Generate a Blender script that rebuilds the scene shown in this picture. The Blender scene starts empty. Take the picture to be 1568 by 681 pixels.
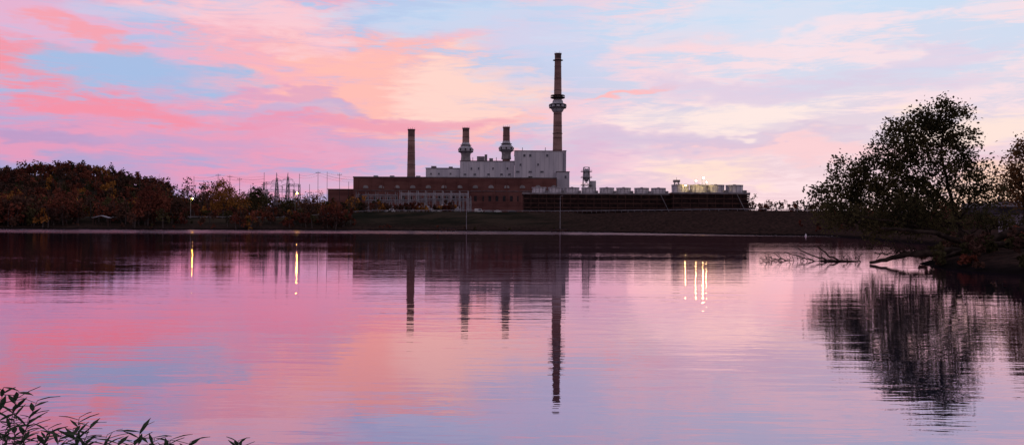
import bpy, math, random
import numpy as np
from mathutils import Matrix, Vector
random.seed(7); rng=np.random.default_rng(11)
F=1400.0; CH=3.0; ROLL=0.006
# ------------------------------------------------------------------ helpers
def lin(c):
    out=[]
    for v in c[:3]:
        v=v/255.0
        out.append(v/12.92 if v<=0.04045 else ((v+0.055)/1.055)**2.4)
    return tuple(out)
def Q(px,py,D):
    """survey reading (bearing, height) at true distance D -> metres"""
    dx=px-784; up=344.5-py
    return (dx-ROLL*up)*D/F, (up+ROLL*dx)*D/F+CH
def QX(px,D): return (px-784)*D/F
def ss(a,b,x):
    t=np.clip((x-a)/(b-a),0,1); return t*t*(3-2*t)
LAKE=[(-600,3),(-30,6),(0,6.5),(14,8),(30,16),(45,34),(41,50),(34,56),(31.5,64),(33,76),(39,86),(56,96),(95,108),(150,116),
 (150,134),(100,137),(76,139),(71,148),(78,180),(92,235),(107,318),(84,318),(58,374),(21,436),(-26,441),(-78,452),(-147,424),(-230,411),(-330,380),(-600,260)]
LP=np.array(LAKE,float)
def sdist(x,y):
    x=np.asarray(x,float); y=np.asarray(y,float)
    best=np.full(x.shape,1e18); inside=np.zeros(x.shape,bool)
    n=len(LP)
    for i in range(n):
        ax,ay=LP[i]; bx,by=LP[(i+1)%n]
        ex,ey=bx-ax,by-ay
        t=np.clip(((x-ax)*ex+(y-ay)*ey)/(ex*ex+ey*ey),0,1)
        d=(x-ax-t*ex)**2+(y-ay-t*ey)**2
        best=np.minimum(best,d)
        c=((ay>y)!=(by>y))&(x<(bx-ax)*(y-ay)/((by-ay) if by!=ay else 1e-9)+ax)
        inside^=c
    d=np.sqrt(best)
    return np.where(inside,-d,d)
def H(x,y):
    x=np.asarray(x,float); y=np.asarray(y,float)
    d=sdist(x,y)
    d=d+np.sin(x*0.31+np.sin(y*.2))*0.7+np.sin(x*0.11+y*.13)*0.9*ss(60,300,y)
    Pf=5.5+4.3*ss(-135,-70,x)
    Pf=Pf-2.6*ss(70,110,x)*(1-ss(300,420,y))
    k=ss(118,150,y)
    P=1.3+(Pf-1.3)*k
    W=5+33*k
    h=np.where(d<0,np.maximum(d*0.25,-3.0),0.45*np.clip(d/1.5,0,1)+(P-0.45)*np.clip((d-1)/W,0,1))
    land=ss(20,80,d)
    h=h+land*(9*ss(730,900,y)+31*np.exp(-((x+405)/95)**2-((y-840)/130)**2)+17*np.exp(-((x+600)/160)**2-((y-820)/150)**2)
        +0.25*np.sin(x*.05)*np.sin(y*.06))
    return h
def Hs(x,y): return float(H(np.array([x]),np.array([y]))[0])

def newmat(name):
    m=bpy.data.materials.new(name); m.use_nodes=True
    nt=m.node_tree; nt.nodes.clear()
    return m,nt
def N(nt,t,**kw):
    n=nt.nodes.new(t)
    for k,v in kw.items(): setattr(n,k,v)
    return n
def math_(nt,op,a,b=None,c=None,clamp=False):
    n=nt.nodes.new('ShaderNodeMath'); n.operation=op; n.use_clamp=clamp
    for i,v in enumerate((a,b,c)):
        if v is None: continue
        if isinstance(v,(int,float)): n.inputs[i].default_value=v
        else: nt.links.new(v,n.inputs[i])
    return n.outputs[0]
def mixc(nt,f,a,b,bt='MIX'):
    n=nt.nodes.new('ShaderNodeMix'); n.data_type='RGBA'; n.blend_type=bt
    for s,v in ((n.inputs[0],f),(n.inputs[6],a),(n.inputs[7],b)):
        if isinstance(v,(int,float)): s.default_value=v
        elif isinstance(v,tuple): s.default_value=(*v[:3],1)
        else: nt.links.new(v,s)
    return n.outputs[2]
def smap(nt,v,a,b,c=0.0,d=1.0,smooth=True):
    n=nt.nodes.new('ShaderNodeMapRange'); n.interpolation_type='SMOOTHSTEP' if smooth else 'LINEAR'
    nt.links.new(v,n.inputs[0])
    for i,k in enumerate((a,b,c,d)): n.inputs[i+1].default_value=k
    return n.outputs[0]
def noise(nt,vec,scale,detail=4,rough=.55,dist=0.0):
    n=nt.nodes.new('ShaderNodeTexNoise'); n.inputs['Scale'].default_value=scale
    n.inputs['Detail'].default_value=detail; n.inputs['Roughness'].default_value=rough
    n.inputs['Distortion'].default_value=dist
    if vec is not None: nt.links.new(vec,n.inputs['Vector'])
    return n
def mapping(nt,vec,scale=(1,1,1),rot=(0,0,0),loc=(0,0,0)):
    n=nt.nodes.new('ShaderNodeMapping'); n.inputs['Scale'].default_value=scale
    n.inputs['Rotation'].default_value=rot; n.inputs['Location'].default_value=loc
    nt.links.new(vec,n.inputs[0]); return n.outputs[0]
def mat_noise(name,c1,c2,scale=0.2,rough=.85,stretch=(1,1,1),detail=4,lo=.35,hi=.65,metal=0,bump=0):
    m,nt=newmat(name)
    g=N(nt,'ShaderNodeNewGeometry')
    v=mapping(nt,g.outputs['Position'],stretch)
    n=noise(nt,v,scale,detail)
    f=smap(nt,n.outputs[0],lo,hi)
    col=mixc(nt,f,c1,c2)
    if rough>=.8:
        b=N(nt,'ShaderNodeBsdfDiffuse'); nt.links.new(col,b.inputs[0])
    else:
        b=N(nt,'ShaderNodeBsdfPrincipled'); b.inputs['Roughness'].default_value=rough; b.inputs['Metallic'].default_value=metal
        b.inputs['Specular IOR Level'].default_value=0.25
        nt.links.new(col,b.inputs['Base Color'])
    o=N(nt,'ShaderNodeOutputMaterial'); nt.links.new(b.outputs[0],o.inputs[0])
    return m
def mat_leaf(name,c1,c2,scale,trans=.3):
    m,nt=newmat(name)
    g=N(nt,'ShaderNodeNewGeometry')
    n=noise(nt,g.outputs['Position'],scale,2)
    f=math_(nt,'ADD',math_(nt,'MULTIPLY',smap(nt,n.outputs[0],.35,.65),.65),math_(nt,'MULTIPLY',g.outputs['Random Per Island'],.35))
    col=mixc(nt,f,c1,c2)
    d=N(nt,'ShaderNodeBsdfDiffuse'); nt.links.new(col,d.inputs[0])
    o=N(nt,'ShaderNodeOutputMaterial')
    if trans>.1:
        t=N(nt,'ShaderNodeBsdfTranslucent'); mx=N(nt,'ShaderNodeMixShader')
        nt.links.new(col,t.inputs[0]); mx.inputs[0].default_value=trans
        nt.links.new(d.outputs[0],mx.inputs[1]); nt.links.new(t.outputs[0],mx.inputs[2]); nt.links.new(mx.outputs[0],o.inputs[0])
    else: nt.links.new(d.outputs[0],o.inputs[0])
    return m
def mat_emit(name,c,s):
    m,nt=newmat(name); e=N(nt,'ShaderNodeEmission'); e.inputs[0].default_value=(*c,1); e.inputs[1].default_value=s
    o=N(nt,'ShaderNodeOutputMaterial'); nt.links.new(e.outputs[0],o.inputs[0]); return m

class MB:
    def __init__(s,name,mats): s.n=name; s.m=mats; s.v=[]; s.f=[]; s.mi=[]
    def add(s,vs,fs,mi=0):
        o=len(s.v); s.v.extend([tuple(map(float,p)) for p in vs])
        for f in fs: s.f.append(tuple(i+o for i in f)); s.mi.append(mi)
    def box(s,x0,x1,y0,y1,z0,z1,mi=0):
        v=[(x0,y0,z0),(x1,y0,z0),(x1,y1,z0),(x0,y1,z0),(x0,y0,z1),(x1,y0,z1),(x1,y1,z1),(x0,y1,z1)]
        s.add(v,[(0,3,2,1),(4,5,6,7),(0,1,5,4),(1,2,6,5),(2,3,7,6),(3,0,4,7)],mi)
    def prism(s,prof,y0,y1,mi=0):
        n=len(prof); v=[(x,y0,z) for x,z in prof]+[(x,y1,z) for x,z in prof]
        s.add(v,[tuple(range(n)),tuple(range(2*n-1,n-1,-1))]+[(i,i+n,(i+1)%n+n,(i+1)%n) for i in range(n)],mi)
    def lathe(s,cx,cy,prof,n=16,mi=0):
        v=[];f=[]
        for r,z in prof:
            for k in range(n):
                a=2*math.pi*(k+.5)/n; v.append((cx+r*math.cos(a),cy+r*math.sin(a),z))
        for j in range(len(prof)-1):
            for k in range(n): f.append((j*n+k,j*n+(k+1)%n,(j+1)*n+(k+1)%n,(j+1)*n+k))
        f.append(tuple(range(n-1,-1,-1))); f.append(tuple((len(prof)-1)*n+k for k in range(n)))
        s.add(v,f,mi)
    def tube(s,pts,rad,n=5,mi=0):
        pts=[Vector(p) for p in pts]
        if not hasattr(rad,'__len__'): rad=[rad]*len(pts)
        v=[];f=[]
        for i,p in enumerate(pts):
            t=(pts[min(i+1,len(pts)-1)]-pts[max(i-1,0)]).normalized()
            a=t.cross(Vector((0.13,0.31,1)) if abs(t.z)<.9 else Vector((1,.2,0))).normalized(); b=t.cross(a)
            for k in range(n):
                an=2*math.pi*k/n; v.append(p+(a*math.cos(an)+b*math.sin(an))*rad[i])
        for i in range(len(pts)-1):
            for k in range(n): f.append((i*n+k,i*n+(k+1)%n,(i+1)*n+(k+1)%n,(i+1)*n+k))
        f.append(tuple(range(n-1,-1,-1))); f.append(tuple((len(pts)-1)*n+k for k in range(n)))
        s.add(v,f,mi)
    def ball(s,c,r,mi=0,n=8):
        pr=[(max(1e-3,r*math.sin(math.pi*j/6)),c[2]-r*math.cos(math.pi*j/6)) for j in range(7)]
        s.lathe(c[0],c[1],pr,n,mi)
    def build(s,smooth=False,parent=None):
        me=bpy.data.meshes.new(s.n); me.from_pydata(s.v,[],s.f)
        for m in s.m: me.materials.append(m)
        me.polygons.foreach_set('material_index',s.mi)
        if smooth: me.polygons.foreach_set('use_smooth',[True]*len(s.f))
        me.update()
        o=bpy.data.objects.new(s.n,me); bpy.context.collection.objects.link(o)
        if parent: o.parent=parent
        return o
def quads_obj(name,V,mats,mi=None,parent=None,nv=4):
    n=len(V)//nv
    me=bpy.data.meshes.new(name); me.vertices.add(len(V)); me.vertices.foreach_set('co',np.asarray(V,np.float32).ravel())
    me.loops.add(n*nv); me.loops.foreach_set('vertex_index',np.arange(n*nv,dtype=np.int32))
    me.polygons.add(n); me.polygons.foreach_set('loop_start',np.arange(0,n*nv,nv,dtype=np.int32))
    for m in mats: me.materials.append(m)
    if mi is not None: me.polygons.foreach_set('material_index',np.asarray(mi,np.int32))
    me.update(calc_edges=True); me.validate()
    o=bpy.data.objects.new(name,me); bpy.context.collection.objects.link(o)
    if parent: o.parent=parent
    return o
def leafquads(C,size,aspect=1.0):
    n=len(C); a=rng.normal(size=(n,3)); a/=np.linalg.norm(a,axis=1)[:,None]
    b=rng.normal(size=(n,3)); b-=(a*b).sum(1)[:,None]*a; b/=np.linalg.norm(b,axis=1)[:,None]
    s=(size*(0.6+0.8*rng.random(n)))[:,None]*.5
    V=np.empty((n,4,3)); V[:,0]=C-a*s; V[:,1]=C-b*s*aspect*.7; V[:,2]=C+a*s; V[:,3]=C+b*s*aspect*.7
    return V.reshape(-1,3)

# ------------------------------------------------------------------ camera
cam=bpy.data.cameras.new('camera'); co=bpy.data.objects.new('camera',cam); bpy.context.collection.objects.link(co)
co.matrix_world=Matrix.Translation((0,0,CH))@Matrix.Rotation(math.radians(90)+4.0/F,4,'X')@Matrix.Rotation(ROLL,4,'Z')
cam.sensor_width=36; cam.lens=36*F/1568; cam.clip_end=30000; cam.clip_start=.1
bpy.context.scene.camera=co
sc=bpy.context.scene; sc.view_settings.view_transform='Standard'; sc.view_settings.look='None'; sc.view_settings.exposure=0

# ------------------------------------------------------------------ world
SUN_AZ=math.atan(301/F); SUN_EL=math.radians(3.0)
w=bpy.data.worlds.new('World'); sc.world=w; w.use_nodes=True; nt=w.node_tree; nt.nodes.clear()
tc=N(nt,'ShaderNodeTexCoord'); D=tc.outputs['Generated']
sep=N(nt,'ShaderNodeSeparateXYZ'); nt.links.new(D,sep.inputs[0]); sx,sy,sz=sep.outputs
az=math_(nt,'ARCTAN2',sx,sy)
r=math_(nt,'SQRT',math_(nt,'ADD',math_(nt,'MULTIPLY',sx,sx),math_(nt,'MULTIPLY',sy,sy)))
v0=math_(nt,'ABSOLUTE',math_(nt,'DIVIDE',sz,math_(nt,'MAXIMUM',r,.05)))
v0=math_(nt,'MINIMUM',v0,4.0)
wv=mapping(nt,D,(1,1,3.2),(0.0,0.16,0))
nd=noise(nt,wv,6.5,4,.62); dsep=N(nt,'ShaderNodeSeparateColor'); nt.links.new(nd.outputs['Color'],dsep.inputs[0])
U=math_(nt,'MULTIPLY_ADD',math_(nt,'SUBTRACT',dsep.outputs[0],.5),.20*14,math_(nt,'MULTIPLY',az,14))
Vv=math_(nt,'MULTIPLY_ADD',math_(nt,'SUBTRACT',dsep.outputs[1],.5),.09*14,math_(nt,'MULTIPLY',v0,14))
wv2=mapping(nt,D,(1,1,5.5),(0.0,0.22,0),(3,1,2))
n1=noise(nt,wv2,7,4,.62,.5).outputs[0]
wv3=mapping(nt,D,(1,1,8),(0.0,-0.16,0),(7,4,1))
n2=noise(nt,wv3,16,5,.72,.6).outputs[0]
nn=math_(nt,'MULTIPLY_ADD',n2,.5,math_(nt,'MULTIPLY',n1,.5))
nk=math_(nt,'MULTIPLY',math_(nt,'SUBTRACT',nn,.5),-8.0)
UV=N(nt,'ShaderNodeCombineXYZ'); nt.links.new(U,UV.inputs[0]); nt.links.new(Vv,UV.inputs[1]); UV=UV.outputs[0]
lr=smap(nt,U,-4.5,4.5)
up=smap(nt,Vv,0,3.4)
hor=mixc(nt,lr,lin((174,164,210)),lin((240,206,214)))
top=mixc(nt,lr,lin((180,198,234)),lin((204,222,244)))
col=mixc(nt,up,hor,top)
stre=mixc(nt,lr,lin((243,166,190)),lin((250,224,230)))
sm=smap(nt,nn,.43,.57,0,.9)
col=mixc(nt,sm,col,stre)
def blob(px,py,rx,ry,rot,c,amt=1.0,nz=True):
    global col
    a=math.atan((px-784)/F); cu=a*14; cv=(344.5+ (px-784)*ROLL-py)/F*math.cos(a)*14
    n=N(nt,'ShaderNodeMapping'); n.vector_type='TEXTURE'
    n.inputs['Location'].default_value=(cu,cv,0); n.inputs['Rotation'].default_value=(0,0,rot); n.inputs['Scale'].default_value=(rx/100,ry/100,1)
    nt.links.new(UV,n.inputs[0])
    d=N(nt,'ShaderNodeVectorMath'); d.operation='DOT_PRODUCT'; nt.links.new(n.outputs[0],d.inputs[0]); nt.links.new(n.outputs[0],d.inputs[1])
    d2=math_(nt,'ADD',d.outputs['Value'],nk) if nz else d.outputs['Value']
    col=mixc(nt,smap(nt,d2,1.9,-.1,0,amt),col,lin(c))
blob(120,215,330,55,-.1,(226,152,190),.75)
blob(420,210,280,55,-.05,(236,160,190),.75)
blob(470,100,250,75,-.15,(250,180,192),.9)
blob(620,140,175,76,-.1,(255,190,182),1.0)
blob(715,140,100,48,0,(255,218,208),.85)
blob(380,25,150,38,-.1,(250,206,216),.85)
blob(50,40,170,40,-.1,(228,182,214),.8)
blob(50,110,90,28,-.2,(248,150,166),1.0)
blob(150,75,60,12,-.4,(250,160,170),.8)
blob(150,165,140,15,-.1,(246,146,168),.9)
blob(560,188,180,14,.05,(234,150,182),.7)
blob(400,150,140,8,-.1,(214,160,200),.6)
blob(200,118,120,27,.0,(164,191,230),.97)
blob(190,20,70,18,0,(196,204,236),.7)
blob(440,172,90,9,.1,(184,182,222),.6)
blob(60,208,80,10,-.1,(174,156,204),.7)
blob(260,225,120,10,-.05,(192,164,208),.6)
blob(690,22,150,28,.05,(196,217,243),.85)
blob(40,262,150,18,0,(164,166,212),.8)
blob(860,75,90,60,.2,(202,212,240),.8)
blob(1010,65,100,22,.12,(250,215,222),.8)
blob(1240,22,260,26,.05,(204,224,246),.75)
blob(1330,45,120,10,.1,(247,226,234),.7)
blob(960,140,70,5,.12,(255,188,190),1.0,False)
blob(1130,185,140,30,0,(255,236,228),.75)
blob(1085,265,90,16,0,(255,226,210),.8)
blob(1230,130,230,22,0,(218,204,228),.8)
blob(980,225,160,16,0,(212,192,220),.8)
blob(1280,232,200,16,0,(248,204,210),.8)
blob(1160,218,200,6,.02,(208,192,220),.6)
blob(1400,92,140,12,.1,(216,208,232),.7)
blob(1500,200,120,22,0,(255,230,218),.85)
blob(1500,262,140,12,0,(234,196,212),.7)
blob(1540,305,130,34,0,(255,208,176),.8)
blob(720,240,220,22,0,(220,180,212),.65)
blob(700,285,260,12,0,(206,180,214),.65)
# higher sky: darker dusk blue, east (behind the viewer) dim lilac
col=mixc(nt,smap(nt,v0,.3,1.1),col,(.25,.28,.41))
col=mixc(nt,smap(nt,sy,.35,-.35),col,(.38,.31,.38))
bg=N(nt,'ShaderNodeBackground'); nt.links.new(col,bg.inputs[0]); bg.inputs[1].default_value=1.0
sky=N(nt,'ShaderNodeTexSky'); sky.sky_type='NISHITA'; sky.sun_disc=False; sky.sun_elevation=SUN_EL; sky.sun_rotation=SUN_AZ
bg2=N(nt,'ShaderNodeBackground'); nt.links.new(sky.outputs[0],bg2.inputs[0]); bg2.inputs[1].default_value=.0012
ad=N(nt,'ShaderNodeAddShader'); nt.links.new(bg.outputs[0],ad.inputs[0]); nt.links.new(bg2.outputs[0],ad.inputs[1])
wo=N(nt,'ShaderNodeOutputWorld'); nt.links.new(ad.outputs[0],wo.inputs[0])
w.cycles.sampling_method='MANUAL'; w.cycles.sample_map_resolution=256
sl=bpy.data.lights.new('sun','SUN'); sl.energy=.004; sl.angle=math.radians(10); sl.color=(1,.66,.45)
so=bpy.data.objects.new('sun',sl); bpy.context.collection.objects.link(so)
sd=Vector((math.sin(SUN_AZ)*math.cos(SUN_EL),math.cos(SUN_AZ)*math.cos(SUN_EL),math.sin(SUN_EL)))
so.rotation_euler=sd.to_track_quat('Z','Y').to_euler()

# ------------------------------------------------------------------ ground
def axis(parts):
    out=[parts[0][0]]
    for a,b,st in parts:
        n=max(1,int(round((b-a)/st))); out+=list(np.linspace(a,b,n+1)[1:])
    return np.array(out)
ax=axis([(-9000,-2000,1000),(-2000,-800,150),(-800,-300,12),(-300,-20,4),(-20,125,1.6),(125,300,5),(300,900,15),(900,2000,150),(2000,9000,1000)])
ay=axis([(-3000,-100,500),(-100,0,12),(0,160,1.6),(160,400,4),(400,500,2.2),(500,1000,12),(1000,2000,120),(2000,12000,1000)])
GX,GY=np.meshgrid(ax,ay); GZ=H(GX.ravel(),GY.ravel())
V=np.stack([GX.ravel(),GY.ravel(),GZ],1)
nx,ny=len(ax),len(ay)
ii=np.arange(nx*ny).reshape(ny,nx)
FQ=np.stack([ii[:-1,:-1],ii[:-1,1:],ii[1:,1:],ii[1:,:-1]],-1).reshape(-1,4)
me=bpy.data.meshes.new('ground'); me.vertices.add(len(V)); me.vertices.foreach_set('co',V.astype(np.float32).ravel())
me.loops.add(FQ.size); me.loops.foreach_set('vertex_index',FQ.astype(np.int32).ravel())
me.polygons.add(len(FQ)); me.polygons.foreach_set('loop_start',np.arange(0,FQ.size,4,dtype=np.int32))
me.update(calc_edges=True)
m,nt=newmat('grass_and_earth')
g=N(nt,'ShaderNodeNewGeometry'); P=g.outputs['Position']; sp=N(nt,'ShaderNodeSeparateXYZ'); nt.links.new(P,sp.inputs[0])
na=noise(nt,mapping(nt,P,(.35,1,1)),.09,5,.7).outputs[0]; nb=noise(nt,P,.8,3,.7).outputs[0]
grass=mixc(nt,smap(nt,na,.38,.62),(.016,.017,.012),(.048,.036,.026))
earth=mixc(nt,smap(nt,nb,.35,.65),(.018,.012,.011),(.062,.034,.029))
rightw=smap(nt,math_(nt,'ADD',sp.outputs[0],math_(nt,'MULTIPLY',na,60)),20,85)
low=smap(nt,math_(nt,'ADD',sp.outputs[2],math_(nt,'MULTIPLY',nb,5)),2.5,7.5,1,0)
fe=math_(nt,'MAXIMUM',math_(nt,'MULTIPLY',rightw,.8),math_(nt,'MULTIPLY',low,.85))
c=mixc(nt,fe,grass,earth)
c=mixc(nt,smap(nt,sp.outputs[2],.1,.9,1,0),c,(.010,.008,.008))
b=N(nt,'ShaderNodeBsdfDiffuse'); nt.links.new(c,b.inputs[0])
bp=N(nt,'ShaderNodeBump'); bp.inputs['Distance'].default_value=.6; bp.inputs['Strength'].default_value=.8
nt.links.new(nb,bp.inputs['Height']); nt.links.new(bp.outputs[0],b.inputs['Normal'])
o=N(nt,'ShaderNodeOutputMaterial'); nt.links.new(b.outputs[0],o.inputs[0])
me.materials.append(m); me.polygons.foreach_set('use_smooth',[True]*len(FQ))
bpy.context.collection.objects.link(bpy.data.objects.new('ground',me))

# ------------------------------------------------------------------ water
m,nt=newmat('lake_surface')
g=N(nt,'ShaderNodeNewGeometry'); P=g.outputs['Position']; sp=N(nt,'ShaderNodeSeparateXYZ'); nt.links.new(P,sp.inputs[0])
s1=noise(nt,mapping(nt,P,(.26,1,1),(0,0,.06)),2.6,2,.5).outputs[0]
s2=noise(nt,mapping(nt,P,(.22,1,1),(0,0,-.08)),.55,2,.5).outputs[0]
s3=noise(nt,mapping(nt,P,(.32,1,1),(0,0,.1)),10,1,.5).outputs[0]
patch=smap(nt,noise(nt,mapping(nt,P,(.25,1,1)),.05,2,.5).outputs[0],.35,.65,.45,1.25)
h=math_(nt,'ADD',math_(nt,'MULTIPLY',s1,.0050),math_(nt,'ADD',math_(nt,'MULTIPLY',s2,.015),math_(nt,'MULTIPLY',s3,.0008)))
h=math_(nt,'MULTIPLY',h,patch)
bp=N(nt,'ShaderNodeBump'); bp.inputs['Distance'].default_value=1; bp.inputs['Strength'].default_value=1
nt.links.new(h,bp.inputs['Height'])
wn=noise(nt,mapping(nt,P,(.3,1,1)),.02,4,.6).outputs[0]
yy=math_(nt,'ADD',sp.outputs[1],math_(nt,'MULTIPLY',math_(nt,'SUBTRACT',wn,.5),180))
yy=math_(nt,'SUBTRACT',yy,math_(nt,'MULTIPLY',math_(nt,'MAXIMUM',sp.outputs[0],-60),.25))
rg=smap(nt,yy,230,320,.012,.11)
rg=math_(nt,'ADD',rg,smap(nt,yy,60,200,0,.008))
fr=N(nt,'ShaderNodeFresnel'); fr.inputs[0].default_value=1.33
ff=smap(nt,fr.outputs[0],.2,.75,.60,.92,False)
tint=mixc(nt,smap(nt,fr.outputs[0],.24,.50),(.90,.70,.86),(.98,.72,.79))
gl=N(nt,'ShaderNodeBsdfGlossy'); nt.links.new(tint,gl.inputs[0]); nt.links.new(rg,gl.inputs['Roughness']); nt.links.new(bp.outputs[0],gl.inputs['Normal'])
df=N(nt,'ShaderNodeBsdfDiffuse'); df.inputs[0].default_value=(.015,.025,.045,1)
mx=N(nt,'ShaderNodeMixShader'); nt.links.new(ff,mx.inputs[0]); nt.links.new(df.outputs[0],mx.inputs[1]); nt.links.new(gl.outputs[0],mx.inputs[2])
o=N(nt,'ShaderNodeOutputMaterial'); nt.links.new(mx.outputs[0],o.inputs[0])
wb=MB('lake_water',[m]); wb.add([(-700,-20,0),(170,-20,0),(170,520,0),(-700,520,0)],[(0,1,2,3)]); wb.build()

# ------------------------------------------------------------------ plant materials
brick=mat_noise('dark_red_brick',(.125,.055,.052),(.195,.09,.08),.12,.9,(.3,.3,1.5))
white=mat_noise('pale_metal_cladding',(.46,.46,.52),(.62,.61,.66),.15,.6,(1,1,.15))
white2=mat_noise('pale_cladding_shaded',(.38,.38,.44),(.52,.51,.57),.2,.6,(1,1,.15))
glass=mat_noise('dark_window',(.06,.065,.09),(.12,.12,.15),.5,.25)
stack_m=mat_noise('chimney_brick',(.21,.125,.115),(.36,.23,.21),.10,.9,(.4,.4,1.6))
stack_d=mat_noise('sooty_brick',(.11,.07,.07),(.19,.125,.12),.2,.9)
grey=mat_noise('weathered_steel',(.16,.15,.17),(.28,.27,.30),.4,.6)
lgrey=mat_noise('galvanised_steel',(.32,.32,.36),(.46,.46,.50),.4,.6)
fgrey=mat_noise('fan_shroud_panel',(.52,.50,.55),(.68,.66,.71),.3,.6)
dark=mat_noise('dark_timber_louvre',(.022,.015,.016),(.05,.03,.028),.3,.9)
dark2=mat_noise('tower_timber_frame',(.06,.034,.032),(.10,.055,.048),.3,.9)
concrete=mat_noise('concrete',(.22,.21,.22),(.34,.33,.34),.3,.9)
asphalt=mat_noise('asphalt',(.06,.055,.06),(.10,.09,.095),.3,.95)
black=mat_noise('dark_steel',(.025,.022,.026),(.05,.045,.05),.5,.8)
roofm=mat_noise('roof_membrane',(.12,.10,.11),(.18,.15,.16),.2,.9)
warm=mat_emit('sodium_lamp_glow',(1,.62,.07),230)
flood=mat_emit('floodlight_glow',(1,.72,.27),250)

# ------------------------------------------------------------------ brick turbine hall
G=9.9
b=MB('brick_turbine_hall',[brick,roofm,glass,lgrey,black,concrete])
x0,zt=Q(541,271.5,700); x1,_=Q(852,271,700)
b.box(x0,x1,700,745,G-1,zt,0)
b.box(x0-.3,x1+.3,699.7,745.3,zt,zt+.7,1)
xe,ze=Q(502,290,706); b.box(xe,x0-.01,706,740,G-1,ze,0); b.box(xe-.3,x0-.31,705.7,740.3,ze,ze+.5,1)
b.box(x0+1,x1-1,699.6,699.98,zt-10.2,zt-9.7,1)
for px in range(560,850,24):
    X,Z=Q(px,286,700)
    a=[(X-2.0,Z-1.0)]+[(X+2.0*math.cos(math.pi*(1-k/6)),Z-.2+1.4*math.sin(math.pi*k/6)) for k in range(7)]+[(X+2.0,Z-1.0)]
    b.prism(a,699.55,699.97,5)
for px in range(552,848,11):
    X,Z=Q(px,304,700); b.box(X-1.0,X+1.0,699.8,699.98,Z-2.0,Z+2.0,4)
for px in range(548,852,19):
    X,_=Q(px,300,700); b.box(X-.4,X+.4,699.5,699.97,G,zt-.4,0)
for px in (575,600,640,700,744,812):
    X,Z=Q(px,270,712); b.box(X-1.6,X+1.6,712,716,zt+.7,zt+2.2,3)
b.build()
# ------------------------------------------------------------------ boiler house
b=MB('boiler_house',[white,white2,glass,roofm,lgrey,grey])
def blk(pa,pb,py,yf,yb,mi=0):
    xa,z=Q(pa,py,yf); xb,_=Q(pb,py,yf)
    b.box(xa,xb,yf,yb,G,z,mi); b.box(xa-.25,xb+.25,yf-.25,yb+.25,z,z+.6,3)
    return xa,xb,z
blk(652,704,258,722,760)
blk(704.5,787.5,247,720,762)
blk(788,862,231.5,712,766)
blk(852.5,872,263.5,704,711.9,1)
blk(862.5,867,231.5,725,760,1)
for px in list(range(792,862,7)):
    X,Z=Q(px,232,712); b.box(X-.12,X+.12,711.9,711.98,zt,Z-.3,4)
for px in range(710,787,8):
    X,Z=Q(px,248,720); b.box(X-.12,X+.12,719.9,719.98,zt,Z-.3,4)
def wins(pxs,py,yf,w=.8,h=.9,mi=2):
    for px in pxs:
        X,Z=Q(px,py,yf); b.box(X-w,X+w,yf-.22,yf-.03,Z-h,Z+h,mi); b.box(X-w-.2,X+w+.2,yf-.3,yf-.03,Z-h-.35,Z-h-.01,4)
wins((803,812,838),238,712); wins((797,824),252,712,.6,.8); wins((793,812,830),263,712,1.3,.6)
wins((722,733,755,777),258,720,.6,.8); wins((712,727,748,768,780),267,720,1.0,.6); wins((660,672,690),266,722,.6,.6)
wins((866,),271,704,.7,1.0)
for px,py,wd,ht,yf in ((736,247,6,4,735),(752,247,3,2.5,735),(664,258,4,2,730),(690,258,3,1.5,730),(744,247,2,5.5,732)):
    X,Z=Q(px,py,yf); b.box(X-wd/2,X+wd/2,yf,yf+4,Z-.4,Z+ht,5)
for px in (724,760,800,835,850):
    X,Z=Q(px,232 if px>788 else 247,730); b.tube([(X,730,Z-1),(X,730,Z+3.2)],.25,6,5)
b.build()
# ------------------------------------------------------------------ chimneys
def chimney(px,ytop,ybase,rt,rb,D,collar=None,dark_top=5,name='smokestack'):
    b=MB(name,[stack_m,stack_d,lgrey,black,concrete])
    X,zt_=Q(px,ytop,D); _,zb=Q(px,ybase,D)
    b.lathe(X,D,[(rb,G-1),(rb,zb),(rt,zt_-dark_top)],20,0)
    b.lathe(X,D,[(rt+.02,zt_-dark_top),(rt+.02,zt_-1.0),(rt+.3,zt_-.9),(rt+.3,zt_),(rt-.5,zt_+.01),(rt-.5,zt_-.8)],20,1)
    z=zb
    while z<zt_-dark_top-3:
        t=(z-zb)/(zt_-dark_top-zb); rr=rb+(rt-rb)*t
        b.lathe(X,D,[(rr+.02,z),(rr+.12,z+.1),(rr+.12,z+.4),(rr+.02,z+.5)],20,1); z+=9.3
    if collar: collar(b,X,D,px)
    for k in range(4):
        a=k*math.pi/2+.4; b.tube([(X+rt*math.cos(a),D+rt*math.sin(a),zt_),(X+rt*math.cos(a),D+rt*math.sin(a),zt_+1.6)],.08,4,3)
    b.build()
chimney(630,198,271,2.7,3.2,715,dark_top=6)
def col_small(cy):
    def f(b,X,D,px):
        z=lambda py:Q(px,py,D)[1]
        b.lathe(X,D,[(2.9,z(cy-2)),(3.5,z(cy)),(4.0,z(cy+4)),(6.0,z(cy+7)),(6.1,z(cy+12)),(5.2,z(cy+14)),(4.2,z(cy+15))],8,2)
        b.lathe(X,D,[(4.2,z(cy+15.2)),(3.9,z(cy+19)),(4.3,z(cy+26))],8,4)
        b.lathe(X,D,[(6.35,z(cy+12)),(6.5,z(cy+12)-.3),(6.35,z(cy+12)-.6)],8,3)
        for k in range(8):
            a=2*math.pi*(k)/8; b.box(X+5.7*math.cos(a)-.5,X+5.7*math.cos(a)+.5,D+5.7*math.sin(a)-.5,D+5.7*math.sin(a)+.5,z(cy+11),z(cy+8),3)
        zz=z(cy+3); b.lathe(X,D,[(4.6,zz),(4.7,zz+.2),(4.6,zz+.4)],12,3)
    return f
chimney(713.5,196,246,2.7,3.1,740,col_small(220),3)
chimney(775.5,194.5,244,2.7,3.1,740,col_small(218),3)
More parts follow.
